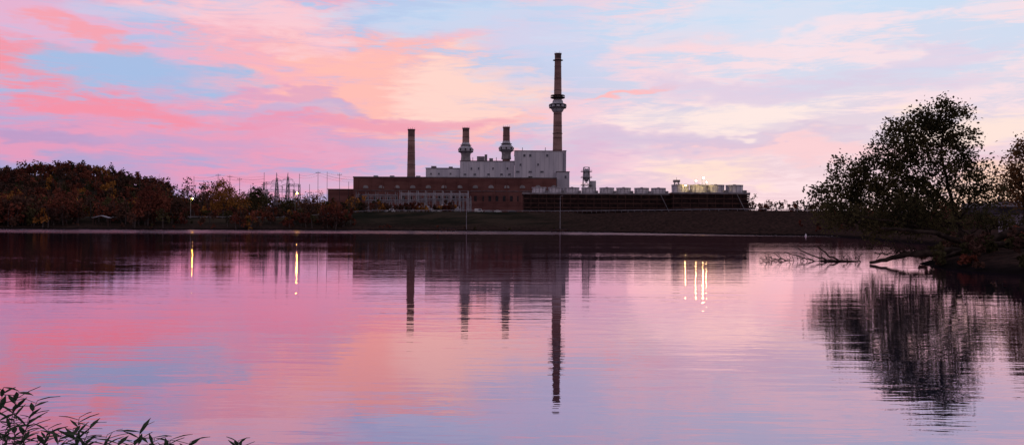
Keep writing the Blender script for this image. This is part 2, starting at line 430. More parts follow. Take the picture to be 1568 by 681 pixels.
def col_big(b,X,D,px):
    z=lambda py:Q(px,py,D)[1]
    b.lathe(X,D,[(3.3,z(152)),(5.6,z(150.5)),(5.7,z(149)),(3.2,z(148.8))],20,3)
    for k in range(20):
        a=2*math.pi*k/20; b.tube([(X+5.5*math.cos(a),D+5.5*math.sin(a),z(149)),(X+5.5*math.cos(a),D+5.5*math.sin(a),z(146.4))],.07,3,3)
    b.lathe(X,D,[(5.45,z(146.6)),(5.6,z(146.6)+.1),(5.45,z(146.4)+.2)],20,3)
    b.lathe(X,D,[(3.4,z(153)),(4.2,z(155)),(4.4,z(158)),(6.7,z(160)),(6.8,z(165)),(5.2,z(167)),(4.5,z(170)),(3.6,z(172))],10,2)
    b.lathe(X,D,[(6.9,z(160)),(7.05,z(160)-.3),(6.9,z(160)-.6)],10,3)
    b.lathe(X,D,[(6.9,z(164.6)),(7.05,z(164.6)-.3),(6.9,z(164.6)-.6)],10,3)
    for k in range(10):
        a=2*math.pi*k/10; b.box(X+6.3*math.cos(a)-.6,X+6.3*math.cos(a)+.6,D+6.3*math.sin(a)-.6,D+6.3*math.sin(a)+.6,z(163.7),z(161),3)
    for py in (93,205): b.lathe(X,D,[(3.1,z(py)),(4.0,z(py)+.1),(4.0,z(py)+.4),(3.1,z(py)+.5)],20,3)
chimney(854.5,82,230,2.55,3.7,716,col_big,4)

# ------------------------------------------------------------------ cooling towers
def ctower(pa,pb,D,ybody,yshroud,pxs,rs,depth):
    b=MB('cooling_tower',[dark,dark2,fgrey,grey,black])
    xa,zb=Q(pa,ybody,D); xb,_=Q(pb,ybody,D); _,zs=Q(pa,yshroud,D)
    b.box(xa+1,xb-1,D+1,D+depth-1,G-1,zb-1.5,4)
    b.box(xa-.6,xb+.6,D-.6,D+depth+.6,zb-1.5,zb,1)
    b.box(xa-.7,xb+.7,D-.75,D-.65,zb-.9,zb+.1,3)
    n=9
    for k in range(n):
        z=G+.5+(zb-2-G)*k/n; 
        b.add([(xa,D-.5,z),(xb,D-.5,z),(xb,D+.7,z+1.15),(xa,D+.7,z+1.15)],[(0,1,2,3)],1 if k%2 else 0)
        for xx,sg in ((xa,-1),(xb,1)):
            b.add([(xx+sg*.3,D,z),(xx+sg*.3,D+depth,z),(xx-sg*.9,D+depth,z+1.15),(xx-sg*.9,D,z+1.15)],[(0,1,2,3)],1 if k%2 else 0)
    nx_=int((xb-xa)/5.5)
    for k in range(nx_+1):
        X=xa+(xb-xa)*k/nx_; b.box(X-.22,X+.22,D-.75,D-.55,G-.5,zb-1.5,1)
    b.tube([(xb-1,D-1.2,G),(xb-9,D-1.2,zb)],.3,4,3)
    for z in (zb+.7,zb+1.2): b.tube([(xa,D-.5,z),(xb,D-.5,z)],.06,3,3)
    for k in range(nx_*2+1):
        X=xa+(xb-xa)*k/(nx_*2); b.tube([(X,D-.5,zb),(X,D-.5,zb+1.2)],.06,3,3)
    for px in pxs:
        X,_=Q(px,ybody,D); R=rs
        b.lathe(X,D+depth/2,[(R*1.04,zb-.1),(R*.97,zb+(zs-zb)*.35),(R*.95,zb+(zs-zb)*.7),(R*1.02,zs-.3),(R*1.06,zs-.25),(R*1.06,zs),(R*.94,zs),(R*.9,zb+.8)],24,2)
        for k in range(12):
            a=2*math.pi*k/12; b.tube([(X+R*.99*math.cos(a),D+depth/2+R*.99*math.sin(a),zb),(X+R*1.03*math.cos(a),D+depth/2+R*1.03*math.sin(a),zs-.3)],.14,4,3)
        b.box(X-.8,X+.8,D+depth/2-.8,D+depth/2+.8,zs-1,zs+.5,4)
        b.box(X-R*.2+R,X+R*.2+R,D+1.5,D+4,zb,zb+1.8,3)
    return b
ctower(801,1030,640,295,286,(826,851,877,903,931,957,985,1011),5.0,16).build()
ctower(1031,1147,628,294.5,282,(1045,1073,1100,1129),5.8,17).build()
def lampmast(px,pyt,D,h,matl,arm=1.2,r=.35,name='street_lamp',dirx=1,zb=None):
    X,Z=Q(px,pyt,D); z0=zb if zb is not None else Hs(X,D)-.2
    b=MB(name,[grey,matl,black])
    b.tube([(X-dirx*arm,D,z0),(X-dirx*arm,D,Z+.2),(X-dirx*arm*.6,D,Z+.7),(X,D,Z+.75)],[.16,.11,.09,.07],6,0)
    b.prism([(X-.7,Z+.45),(X+.7,Z+.45),(X+.55,Z+.8),(X-.55,Z+.8)],D-.35,D+.35,2)
    b.ball((X,D-.1,Z+.1),r,1)
    b.build()
_,zb=Q(1075,294.5,628)
for px,py,rr in ((1050,284,.26),(1066,277,.32),(1077,273,.42),(1082,279,.26)):
    lampmast(px,py,627.6,0,flood,.8,rr,'floodlight',1,zb)
lampmast(295,304,470,0,warm,1.0,.24); lampmast(455,296,480,0,warm,1.0,.34)

def lattice(b,cx,cy,z0,z1,w0,w1,seg,r=.14,mi=0):
    c=[(-1,-1),(1,-1),(1,1),(-1,1)]
    def pt(k,j): 
        t=j/seg; ww=(w0+(w1-w0)*t)/2; return (cx+c[k][0]*ww,cy+c[k][1]*ww,z0+(z1-z0)*t)
    for k in range(4):
        b.tube([pt(k,0),pt(k,seg)],r,4,mi)
        for j in range(seg):
            b.tube([pt(k,j),pt((k+1)%4,j+1)],r*.6,3,mi); b.tube([pt((k+1)%4,j),pt(k,j+1)],r*.6,3,mi)
            b.tube([pt(k,j+1),pt((k+1)%4,j+1)],r*.6,3,mi)
b=MB('ash_silo_tower',[grey,lgrey,black])
X,Z=Q(898,256,680); lattice(b,X,680,G,Z,6.5,4,8,.25)
_,z1=Q(898,272,680); b.lathe(X,680,[(.8,z1-3),(2.6,z1),(2.6,z1+5),(1.2,z1+6.5)],12,1)
for py in (284,272,263): 
    z=Q(898,py,680)[1]; b.box(X-4,X+4,676.5,683.5,z,z+.4,0); b.tube([(X-4,676.5,z+1.3),(X+4,676.5,z+1.3)],.08,3,0)
b.box(X+3,X+7,678,682,G,Q(898,277,680)[1],1); b.build()
b=MB('stair_tower',[grey,lgrey,black]); X,Z=Q(1036,279,655); lattice(b,X,655,G,Z,3.5,3,8,.2); b.box(X-2.2,X+2.2,653,657,Z,Z+1.6,0); b.tube([(X,655,Z+1.6),(X,655,Z+3.5)],.12,4); b.build()

# ------------------------------------------------------------------ substation / switchyard
def gantry(px0,px1,n,ytop,D,name='switchyard_gantry',mi=1):
    b=MB(name,[grey,lgrey,black])
    _,Z=Q((px0+px1)/2,ytop,D)
    xs=[QX(px0+(px1-px0)*k/n,D) for k in range(n+1)]; z0=Hs(xs[0],D)-.3
    for x in xs:
        for yy in (D,D+10):
            b.tube([(x-.5,yy,z0),(x,yy,Z)],.15,4,mi); b.tube([(x+.5,yy,z0),(x,yy,Z+1.8)],.15,4,mi)
        b.tube([(x,D,Z),(x,D+10,Z)],.12,4,mi)
    for yy in (D,D+10):
        b.tube([(xs[0],yy,Z),(xs[-1],yy,Z)],.15,4,mi); b.tube([(xs[0],yy,Z-1.2),(xs[-1],yy,Z-1.2)],.10,4,mi)
        for k in range(n*6):
            xa=xs[0]+(xs[-1]-xs[0])*k/(n*6); xb=xs[0]+(xs[-1]-xs[0])*(k+1)/(n*6)
            b.tube([(xa,yy,Z-(1.2 if k%2 else 0)),(xb,yy,Z-(0 if k%2 else 1.2))],.07,3,mi)
    for k in range(n):
        xm=(xs[k]+xs[k+1])/2
        for q in (-2,0,2):
            b.tube([(xm+q,D,Z-1.2),(xm+q,D,Z-3.6)],.16,5,0)
            b.tube([(xm+q,D+5,z0),(xm+q,D+5,z0+4),],.2,5,0); b.lathe(xm+q,D+5,[(.2,z0+4),(.45,z0+4.2),(.25,z0+4.6),(.45,z0+5),(.2,z0+5.5)],6,0)
    b.build()
gantry(545,605,4,298,585,mi=0); gantry(612,716,8,296,610); gantry(560,650,5,306,560,mi=0); gantry(640,720,7,304,590,mi=0)
def transformer(px,D,s=1.0):
    X=QX(px,D); z=Hs(X,D); b=MB('power_transformer',[lgrey,grey,black])
    b.box(X-2.2*s,X+2.2*s,D,D+3,z,z+3.2*s,0)
    for k in range(7): b.box(X-2.0*s+k*.6*s,X-1.8*s+k*.6*s,D-.7,D-.02,z+.5,z+2.8*s,1)
    for k in (-1.3,0,1.3): b.lathe(X+k*s,D+1.5,[(.25,z+3.2*s),(.4,z+3.5*s),(.2,z+4*s),(.35,z+4.4*s),(.1,z+5.2*s)],8,2)
    b.tube([(X-2.3*s,D+1.5,z+4*s),(X+.6*s,D+1.5,z+4*s)],.5*s,8,0); b.build()
for px,s in ((585,1),(628,1.4),(655,1.1),(683,1.3),(700,1)): transformer(px,578,s)
def pylon(px,ytop,D,w=5):
    X,Z=Q(px,ytop,D); z0=Hs(X,D)-.5; b=MB('lattice_pylon',[grey])
    lattice(b,X,D,z0,Z-3,w,.9,7,.13)
    b.tube([(X,D,Z-3),(X,D,Z)],.14,4)
    for dz,ww in ((5,3.5),(9,4.2)):
        b.tube([(X-ww,D,Z-dz),(X+ww,D,Z-dz)],.13,4); b.tube([(X-ww,D,Z-dz),(X,D,Z-dz+1.6),(X+ww,D,Z-dz)],.09,4)
        for q in (-ww,ww): b.tube([(X+q,D,Z-dz),(X+q,D,Z-dz-1.8)],.13,5)
    b.build()
pylon(424,266,650); pylon(441,264,640)
def hframe(px0,px1,ytop,ybeam,D):
    b=MB('substation_gantry',[grey])
    xa=QX(px0,D); xb=QX(px1,D); _,Z=Q(px0,ytop,D); _,zb=Q(px0,ybeam,D); z0=Hs(xa,D)-.4
    for x in (xa,xb): lattice(b,x,D,z0,zb,1.6,1.0,8,.12); b.tube([(x,D,zb),(x,D,Z)],.14,4)
    for dz in (0,1.4): b.tube([(xa,D,zb-dz),(xb,D,zb-dz)],.15,4)
    n=10
    for k in range(n): b.tube([(xa+(xb-xa)*k/n,D,zb-(1.4 if k%2 else 0)),(xa+(xb-xa)*(k+1)/n,D,zb-(0 if k%2 else 1.4))],.08,3)
    b.build()
hframe(404,423,264,279,620); hframe(440,458,266,282,620); hframe(408,450,278,290,600); hframe(380,408,290,300,590)
def pole(px,ytop,D,r=.2,arm=True):
    X,Z=Q(px,ytop,D); z0=Hs(X,D)-.5; b=MB('utility_pole',[black,grey]); b.tube([(X,D,z0),(X,D,Z)],[r*1.3,r*.8],6,0)
    if arm:
        b.tube([(X-1.6,D,Z-1.2),(X+1.6,D,Z-1.2)],.12,4,0)
        for q in (-1.4,0,1.4): b.tube([(X+q,D,Z-1.2),(X+q,D,Z-.6)],.12,5,1)
    b.build()
for px,yt,D_ in ((297,270,640),(334,266,640),(352,268,620),(367,272,640),(384,283,600),(432,285,600),(487,262,640),(501,263,650),(520,265,660),(474,282,600),(534,278,600),(326,288,600),(311,284,600)):
    pole(px,yt,D_,.17,px in (334,352,367,487,520,326))
b=MB('power_lines',[black])
def wire(p,q,sag):
    pts=[]
    for k in range(9):
        t=k/8; pts.append((p[0]+(q[0]-p[0])*t,p[1]+(q[1]-p[1])*t,p[2]+(q[2]-p[2])*t-4*sag*t*(1-t)))
    b.tube(pts,.05,3)
def PT(px,py,D): x,z=Q(px,py,D); return (x,D,z)
for a,c_ in (((334,268,640),(406,270,640)),((458,268,650),(487,264,640)),((487,264,640),(541,275,700)),((297,272,640),(334,268,640)),((424,268,650),(441,270,640)),((352,270,620),(404,274,620)),((501,265,650),(560,272,702))):
    wire(PT(*a),PT(*c_),1.2); wire(PT(a[0],a[1]+4,a[2]),PT(c_[0],c_[1]+4,c_[2]),1.2)
b.build()

# ------------------------------------------------------------------ bank road, guard rail
road=MB('bank_road',[asphalt]); rail=MB('guard_rail',[grey])
pl=[(-260,500),(-180,497),(-110,500),(-60,500),(-20,490),(25,482),(52,462),(85,420),(125,380),(160,340),(230,300),(330,270)]
pp=[]
for i in range(len(pl)-1):
    for k in range(12):
        t=k/12; pp.append((pl[i][0]*(1-t)+pl[i+1][0]*t,pl[i][1]*(1-t)+pl[i+1][1]*t))
prev=None
for i,(x,y) in enumerate(pp[:-1]):
    dx,dy=pp[i+1][0]-x,pp[i+1][1]-y; L=math.hypot(dx,dy); nxn,nyn=-dy/L,dx/L
    A=(x-nxn*3.5,y-nyn*3.5); B=(x+nxn*3.5,y+nyn*3.5)
    z=max(Hs(*A),Hs(*B),Hs(x,y))+.12
    if prev: road.add([prev[0],(A[0],A[1],z),(B[0],B[1],z),prev[1]],[(0,1,2,3)])
    prev=((A[0],A[1],z),(B[0],B[1],z))
    R_=(x-nxn*4.2,y-nyn*4.2)
    rail.box(R_[0]-.08,R_[0]+.08,R_[1]-.08,R_[1]+.08,z-.5,z+.8)
    if i: rail.tube([last,(R_[0],R_[1],z+.65)],.16,4)
    last=(R_[0],R_[1],z+.65)
road.build(); rail.build()

# ------------------------------------------------------------------ cars
paints=[mat_noise('car_paint_white',(.6,.6,.62),(.66,.66,.68),.5,.3),mat_noise('car_paint_silver',(.35,.36,.38),(.4,.4,.42),.5,.3),mat_noise('car_paint_dark',(.03,.04,.06),(.05,.05,.07),.5,.3)]
tyre=mat_noise('tyre_rubber',(.015,.015,.015),(.03,.03,.03),3,.9)
def car(px,D,p,van=False):
    X=QX(px,D); z=Hs(X,D)+.05; b=MB('parked_car',[p,glass,tyre])
    if van: pr=[(-2.4,.35),(2.4,.35),(2.45,1.0),(2.0,1.15),(1.4,2.1),(-2.3,2.2),(-2.4,1.9)]
    else: pr=[(-2.2,.35),(2.2,.35),(2.25,.8),(1.9,.95),(1.1,1.0),(.5,1.5),(-1.0,1.5),(-1.6,1.05),(-2.2,.95)]
    b.prism([(X+a,z+c) for a,c in pr],D,D+1.8,0)
    b.prism([(X+a,z+c) for a,c in ([(.95,1.0),(.45,1.42),(-.95,1.42),(-1.4,1.05)] if not van else [(1.6,1.2),(1.2,1.95),(-.2,1.95),(-.2,1.2)])],D-.02,D+1.82,1)
    for q in (-1.4,1.4):
        for yy in (D-.06,D+1.62):
            v=[(X+q+.34*math.cos(k*math.pi/6),yy,z+.34+.34*math.sin(k*math.pi/6)) for k in range(12)]
            v+= [(a,yy+.24,c) for a,_,c in v]
            b.add(v,[tuple(range(12)),tuple(range(23,11,-1))]+[(k,(k+1)%12,(k+1)%12+12,k+12) for k in range(12)],2)
    b.build()
for px,D_,p,vn in ((598,520,0,1),(627,522,1,0),(668,518,0,0),(690,520,2,0),(733,515,0,1),(748,517,1,0),(762,515,0,0),(785,518,2,0),(350,500,0,0),(322,505,1,0)): car(px,D_,paints[p],vn)

# ------------------------------------------------------------------ shoreline objects
def pier(px,D,L):
    X=QX(px,D); b=MB('pier',[dark2,concrete,black]); b.box(X-L/2,X+L/2,D-3,D+1,.5,.85,0)
    for q in np.linspace(-L/2+.4,L/2-.4,5):
        for yy in (D-2.8,D+.8): b.tube([(X+q,yy,-2),(X+q,yy,1.4)],.16,6,2)
    b.box(X-.8,X+.8,D+1.01,D+18,.6,.9,0); b.tube([(X-L/2,D-2.8,1.5),(X+L/2,D-2.8,1.5)],.07,4,2); b.build()
pier(857,428,8); pier(686,430,8)
def lpost(px,yt,D):
    X,Z=Q(px,yt,D); b=MB('lamp_post',[grey,black]); z0=min(Hs(X,D)-.5,.4)
    b.tube([(X,D,z0),(X,D,Z)],[.18,.1],6,0); b.tube([(X,D,Z-.1),(X+1.5,D,Z+.3)],.09,5,0); b.box(X+1.2,X+2.2,D-.2,D+.2,Z+.15,Z+.4,1); b.build()
lpost(858,300,427.5); lpost(714.5,296,444)
b=MB('picnic_shelter',[lgrey,dark2]); D_=428; X=QX(156,D_); z=Hs(X,D_)+.3
b.prism([(X-4.0,z+3.0),(X,z+4.0),(X+4.0,z+3.0),(X+4.0,z+3.2),(X,z+4.25),(X-4.0,z+3.2)],D_-1.6,D_+1.6,0)
for q in (-3.5,3.5):
    for yy in (D_-1.4,D_+1.4): b.box(X+q-.12,X+q+.12,yy-.12,yy+.12,z-1,z+3.1,1)
b.box(X-1,X+1,D_-.5,D_+.5,z+.7,z+.8,1); b.box(X-.1,X+.1,D_-.1,D_+.1,z-.6,z+.69,1); b.build()
b=MB('mooring_buoy',[paints[0],black]); X=QX(1234,290); b.lathe(X,290,[(.05,-.3),(.3,0),(.35,.25),(.15,.4),(.1,.8),(.02,.9)],10,0); b.tube([(X,290,.8),(X,290,1.1)],.04,4,1); b.build()

# ------------------------------------------------------------------ bridge at right
b=MB('road_bridge',[concrete,black,grey])
b.box(66,150,124,134,5.0,5.9,1); b.box(66,150,123.8,124.1,5.9,6.6,2); b.box(66,150,133.9,134.2,5.9,6.6,2)
b.box(70.5,84,125.5,132.5,-1,4.6,0); b.box(69.5,85,125,133,4.6,4.99,0)
for x in (100,118,136):
    b.box(x-.8,x+.8,125.5,132.5,-2,4.6,0); b.box(x-1.2,x+1.2,125,133,4.6,4.99,0)
for x in np.arange(66,150,2.5): b.box(x-.12,x+.12,123.85,124.05,6.6,7.3,2)
b.box(66,150,123.9,124.0,7.3,7.42,2)
b.build()

# ------------------------------------------------------------------ vegetation
L_red=mat_leaf('russet_foliage',(.07,.020,.017),(.21,.07,.042),.06,0)
L_brn=mat_leaf('brown_foliage',(.036,.02,.018),(.11,.058,.04),.06,0)
L_grn=mat_leaf('dull_green_foliage',(.027,.027,.014),(.08,.068,.03),.06,0)
L_org=mat_leaf('orange_foliage',(.15,.06,.018),(.40,.18,.045),.12,0)
L_wil=mat_leaf('willow_foliage',(.026,.027,.015),(.11,.092,.040),.35,.35)
L_wil2=mat_leaf('bronze_foliage',(.07,.04,.02),(.24,.12,.05),.4,.4)
L_near=mat_leaf('waterside_willow_leaf',(.035,.06,.036),(.09,.115,.072),6,.25)
bark=mat_noise('bark',(.02,.015,.013),(.05,.036,.03),2,.95)
bark2=mat_noise('grey_bark',(.05,.04,.04),(.10,.08,.075),2,.95)
def woodland(name,pts,hr,n,size,weights,trunks=True,hf=None):
    VV=[];MI=[]
    tb=MB('trunks',[bark2])
    X=np.array([p[0] for p in pts]); Y=np.array([p[1] for p in pts]); Z=H(X,Y)
    for x,y,z in zip(X,Y,Z):
        h=hr[0]+(hr[1]-hr[0])*rng.random()
        if hf: h*=hf(x,y)
        wd=h*(.32+.16*rng.random())
        k=int(rng.choice(4,p=weights))
        nl=5; lobes=rng.normal(size=(nl,3))*np.array([wd*.5,wd*.5,h*.2])+np.array([x,y,z+h*.62])
        li=rng.integers(0,nl,n)
        d=rng.normal(size=(n,3)); d/=np.linalg.norm(d,axis=1)[:,None]
        C=lobes[li]+d*(rng.random(n)**.4)[:,None]*np.array([wd*.5,wd*.5,h*.22])
        C[:,2]=np.maximum(C[:,2],z+.3)
        VV.append(leafquads(C,np.full(n,size))); MI+= [k]*n
        if trunks: tb.tube([(x,y,z-.5),(x+rng.normal()*.4,y,z+h*.6),(x+rng.normal()*.8,y,z+h*1.02)],[.3,.2,.05],4)
    o=quads_obj(name,np.concatenate(VV),[L_red,L_brn,L_grn,L_org],MI)
    if trunks: tb.build(parent=o)
pts=[]
for _ in range(2600):
    x=rng.uniform(-660,-225); y=rng.uniform(395,930)
    px=x/y*F+784
    if px>262 or px<-60: continue
    d=float(sdist(np.array([x]),np.array([y]))[0])
    if d<4 or (120<px<205 and d<22): continue
    pts.append((x,y))
woodland('autumn_woodland',pts[:850],(8,13),110,1.7,[.42,.34,.16,.08])
pts=[]
for _ in range(900):
    x=rng.uniform(-260,-150); y=rng.uniform(405,470); px=x/y*F+784
    d=float(sdist(np.array([x]),np.array([y]))[0])
    if -40<px<262 and 2<d<34 and not (128<px<192 and d<20): pts.append((x,y))
woodland('shore_copse',pts[:110],(5,11),130,1.1,[.34,.40,.22,.04])
pts=[(x+rng.normal()*3,rng.uniform(770,900)) for x in np.arange(-330,820,4.0)]
woodland('tree_line',pts,(8,13),100,1.7,[.3,.5,.15,.05],hf=lambda x,y:1+.75*float(ss(-150,-300,-abs(x) if x<0 else 0)))
pts=[(QX(px,D_),D_) for px,D_ in zip(rng.uniform(235,548,200),rng.uniform(640,790,200))]
woodland('substation_wood',pts,(8,18),120,1.5,[.30,.38,.18,.14],hf=lambda x,y:1.2-.35*float(ss(330,540,x/y*F+784)))
pts=[]
for _ in range(300):
    px=rng.uniform(262,700); D_=rng.uniform(500,700 if px<540 else 560)
    if px>545 and rng.random()<.5: continue
    pts.append((QX(px,D_),D_))
woodland('substation_scrub',pts,(4,9),110,1.2,[.3,.36,.22,.12],hf=lambda x,y:1-.35*float(ss(540,620,x/y*F+784)))
pts=[]
for _ in range(900):
    px=rng.uniform(255,560); D_=rng.uniform(430,490); x=QX(px,D_); d=float(sdist(np.array([x]),np.array([D_]))[0])
    if 2<d<24 and (360<px<420 or 440<px<540 or px<285 or rng.random()<.12): pts.append((x,D_))
woodland('lakeside_thicket',pts[:90],(2.5,7.5),120,.9,[.36,.34,.20,.10])
pts=[]
for _ in range(700):
    px=rng.uniform(-30,1240); D_=rng.uniform(330,520); x=QX(px,D_); d=float(sdist(np.array([x]),np.array([D_]))[0])
    if 1<d<(16 if px<540 else 5): pts.append((x,D_))
woodland('shoreline_brush',pts,(1.0,2.8),70,.55,[.3,.45,.25,.0],False)
pts=[]
for _ in range(900):
    x=rng.uniform(74,260); y=rng.uniform(150,420); px=x/y*F+784
    d=float(sdist(np.array([x]),np.array([y]))[0])
    if 3<d<45 and px>1225: pts.append((x,y))
woodland('right_bank_brush',pts[:260],(1.6,4.2),110,.55,[.2,.45,.35,.0],False)

def grow(name,trunk,targets,leafmat,barkmat,nleaf,lsize,spread,rtip=.02,step=.8,expo=.47,dens=None,bias=.3,droop=0,aspect=1):
    nodes=[np.array(trunk[0][0],float)]; par=[-1]; pl_=[0.0]
    for line in trunk:
        start=0
        if len(nodes)>1:
            A=np.array(nodes); start=int(np.argmin(((A-np.array(line[0]))**2).sum(1)))
        cur=start
        for q in range(1,len(line)):
            a=nodes[cur] if q==1 else np.array(line[q-1],float); bb=np.array(line[q],float)
            n=max(1,int(np.linalg.norm(bb-a)/step))
            for k in range(1,n+1):
                p=a+(bb-a)*k/n+rng.normal(size=3)*step*.06
                nodes.append(p); par.append(cur); pl_.append(pl_[cur]+step); cur=len(nodes)-1
    T=np.array(targets); T=T[np.argsort(((T-nodes[0])**2).sum(1))]
    cap=60000; A=np.zeros((cap,3)); A[:len(nodes)]=nodes; Lp=np.zeros(cap); Lp[:len(pl_)]=pl_; n0=len(nodes); par=par+[0]*(cap-n0)
    for t in T:
        dd=np.sqrt(((A[:n0]-t)**2).sum(1))
        pen=np.where(A[:n0,2]>t[2]+.3,(A[:n0,2]-t[2])*.8,0)
        i=int(np.argmin(dd+bias*Lp[:n0]+pen)); a=A[i].copy(); L=dd[i]; n=max(1,int(L/step)); cur=i
        off=rng.normal(size=3)*.12*L
        for k in range(1,n+1):
            s=k/n; p=a+(t-a)*s+off*math.sin(math.pi*s); p[2]+= .12*L*math.sin(math.pi*s)
            A[n0]=p; par[n0]=cur; Lp[n0]=Lp[cur]+L/n; cur=n0; n0+=1
    cnt=np.zeros(n0)
    haschild=np.zeros(n0,bool)
    for i in range(1,n0): haschild[par[i]]=True
    cnt[~haschild]=1
    for i in range(n0-1,0,-1): cnt[par[i]]+=cnt[i]
    R=rtip*np.maximum(cnt,1)**expo
    b=MB(name,[barkmat])
    for i in range(1,n0):
        b.tube([A[par[i]],A[i]],[max(R[i],min(R[par[i]],R[i]*1.3)),R[i]],5 if R[i]>.08 else 3)
    o=b.build(smooth=True)
    C=[]
    for i in range(1,n0):
        if cnt[i]<=3:
            nl=rng.poisson(nleaf*(1 if dens is None else dens(A[i])))
            if nl:
                c=A[i]+rng.normal(size=(nl,3))*spread; c[:,2]-=np.abs(rng.normal(size=nl))*droop; C.append(c)
    C=np.concatenate(C); C=C[C[:,2]>.15]
    quads_obj('foliage',leafquads(C,np.full(len(C),lsize),aspect),[leafmat],parent=o)
    return o
def ell(cs,D,n,depth=.8):
    out=[]; tot=sum(c[2]*c[3] for c in cs)
    for px,py,rx,ry in cs:
        k=int(n*rx*ry/tot)+1; x,z=Q(px,py,D)
        d=rng.normal(size=(k,3)); d/=np.linalg.norm(d,axis=1)[:,None]; d*=(rng.random(k)**.42)[:,None]
        out.append(np.stack([x+d[:,0]*rx*D/F,D+d[:,1]*rx*D/F*depth,z+d[:,2]*ry*D/F],1))
    o=np.concatenate(out); return o[o[:,2]>.6]
def TP(D,*p): return [(Q(a,c,D+(dd[0] if dd else 0))[0],D+(dd[0] if dd else 0),Q(a,c,D+(dd[0] if dd else 0))[1]) for a,c,*dd in p]
D1=87
crown=[(1444,184,44,32),(1402,205,52,34),(1368,238,46,28),(1462,228,40,36),(1415,255,66,30),(1482,272,38,36),(1395,290,60,28),(1312,270,46,28),(1286,300,46,22),(1345,300,50,26),(1505,298,34,28),(1450,305,50,20)]
trunk=[TP(D1,(1478,388),(1470,350,1),(1462,322,1),(1452,285,0),(1440,235,-1),(1447,185,0)),
 TP(D1,(1462,322,1),(1425,285,1),(1400,245,2),(1385,215,2)),
 TP(D1,(1470,350,1),(1420,325,-1),(1370,310,-2),(1318,290,-1)),
 TP(D1,(1462,322,1),(1480,280,2),(1478,235,2)),
 TP(D1,(1425,285,1),(1385,265,-1),(1350,250,-1))]
def wdens(p):
    # clumpy crown, thinner on the lower outer side where the sky shows through
    s=math.sin(p[0]*1.7+p[2]*.9)*math.sin(p[2]*1.9-p[1]*.8)+.35*math.sin(p[0]*3.1)
    k=1.0+.45*s
    if p[0]>40.5 and p[2]<11: k*=.65
    return max(.3,k)
grow('willow_tree',trunk,ell(crown,D1,950),L_wil,bark,30,.26,.36,rtip=.015,step=.7,expo=.49,dens=wdens)
low_=[(1300,328,52,13),(1360,335,55,18),(1420,340,45,18),(1270,318,30,10),(1340,352,30,8),(1400,312,60,12)]
trunk=[TP(84,(1490,385),(1455,362,-1),(1410,348,-1),(1360,338,-2),(1300,330,-1)),TP(84,(1455,362,-1),(1440,340,0))]
grow('leaning_willow',trunk,ell(low_,84,260),L_wil,bark,28,.25,.34,rtip=.02,step=.7,droop=.35)
crown=[(1562,258,34,34),(1545,285,28,28),(1580,230,26,24),(1590,290,40,40)]
trunk=[TP(96,(1572,370),(1568,320),(1562,265)),TP(96,(1568,320),(1590,270))]
grow('bronze_willow_tree',trunk,ell(crown,96,240),L_wil2,bark,24,.27,.36,rtip=.018,step=.7)
crown=[(1500,335,40,18),(1550,340,40,14),(1470,360,30,10)]
trunk=[TP(92,(1520,375),(1510,350),(1500,335))]
grow('spit_shrub',trunk,ell(crown,92,120),L_wil,bark,18,.25,.3,rtip=.02,step=.6,droop=.2)
pts=[]
for _ in range(700):
    x=rng.uniform(31,70); y=rng.uniform(56,100); d=float(sdist(np.array([x]),np.array([y]))[0])
    if d>.3: pts.append((x,y))
woodland('spit_undergrowth',pts[:330],(.6,1.7),120,.28,[.1,.5,.4,.0],False)
b=MB('fallen_tree',[bark])
def limb(D,pts,r0,r1,n=7):
    P3=TP(D,*pts); out=[]
    for i in range(len(P3)-1):
        for k in range(4):
            t=k/4; out.append(tuple(P3[i][j]*(1-t)+P3[i+1][j]*t+(rng.normal()*.04) for j in range(3)))
    out.append(P3[-1]); m_=len(out)
    b.tube(out,[r0+(r1-r0)*i/(m_-1) for i in range(m_)],n)
limb(76,[(1600,345),(1540,358),(1500,376),(1470,370),(1435,358),(1390,352),(1350,349)],.42,.08)
limb(74,[(1600,398),(1530,392),(1460,386),(1400,388),(1365,395),(1332,402)],.5,.12)
limb(72,[(1600,372),(1550,376),(1500,372),(1470,385),(1440,396)],.35,.1)
limb(72,[(1530,392),(1490,400),(1450,404),(1420,408)],.22,.06)
limb(76,[(1500,376),(1490,362),(1470,350)],.2,.06)
for k in range(40):
    px=rng.uniform(1345,1530); py=390-rng.uniform(0,8)
    limb(74,[(px,py),(px-rng.uniform(4,14),py-rng.uniform(-6,14)),(px-rng.uniform(10,30),py-rng.uniform(-14,24))],.06,.015,4)
b.build(smooth=True)
b=MB('driftwood_snag',[bark])
def snag(D,pts,r0,r1): limb(D,pts,r0,r1,5)
snag(80,[(1330,402),(1300,400),(1270,398),(1240,402),(1212,408)],.13,.04)
snag(80,[(1325,403),(1290,403),(1262,408),(1250,413)],.11,.03)
snag(80,[(1285,399),(1268,390),(1252,378),(1246,376)],.09,.025)
snag(80,[(1265,398),(1240,390),(1222,381),(1214,379)],.07,.02)
snag(80,[(1250,400),(1230,394),(1205,386),(1196,388)],.06,.02)
snag(81,[(1225,401),(1196,396),(1176,400),(1160,403)],.06,.02)
snag(81,[(1205,399),(1190,391),(1182,386)],.05,.015)
snag(81,[(1196,398),(1178,394),(1166,398)],.04,.015)
snag(79,[(1300,401),(1290,393),(1296,388)],.05,.02)
snag(79,[(1318,402),(1312,394),(1322,388)],.05,.02)
for k in range(34):
    px=rng.uniform(1165,1320); py=402-rng.uniform(0,6); 
    snag(80,[(px,py),(px-rng.uniform(0,10),py-rng.uniform(1,10)),(px-rng.uniform(4,16),py-rng.uniform(0,16))],.03,.01)
b.build(smooth=True)

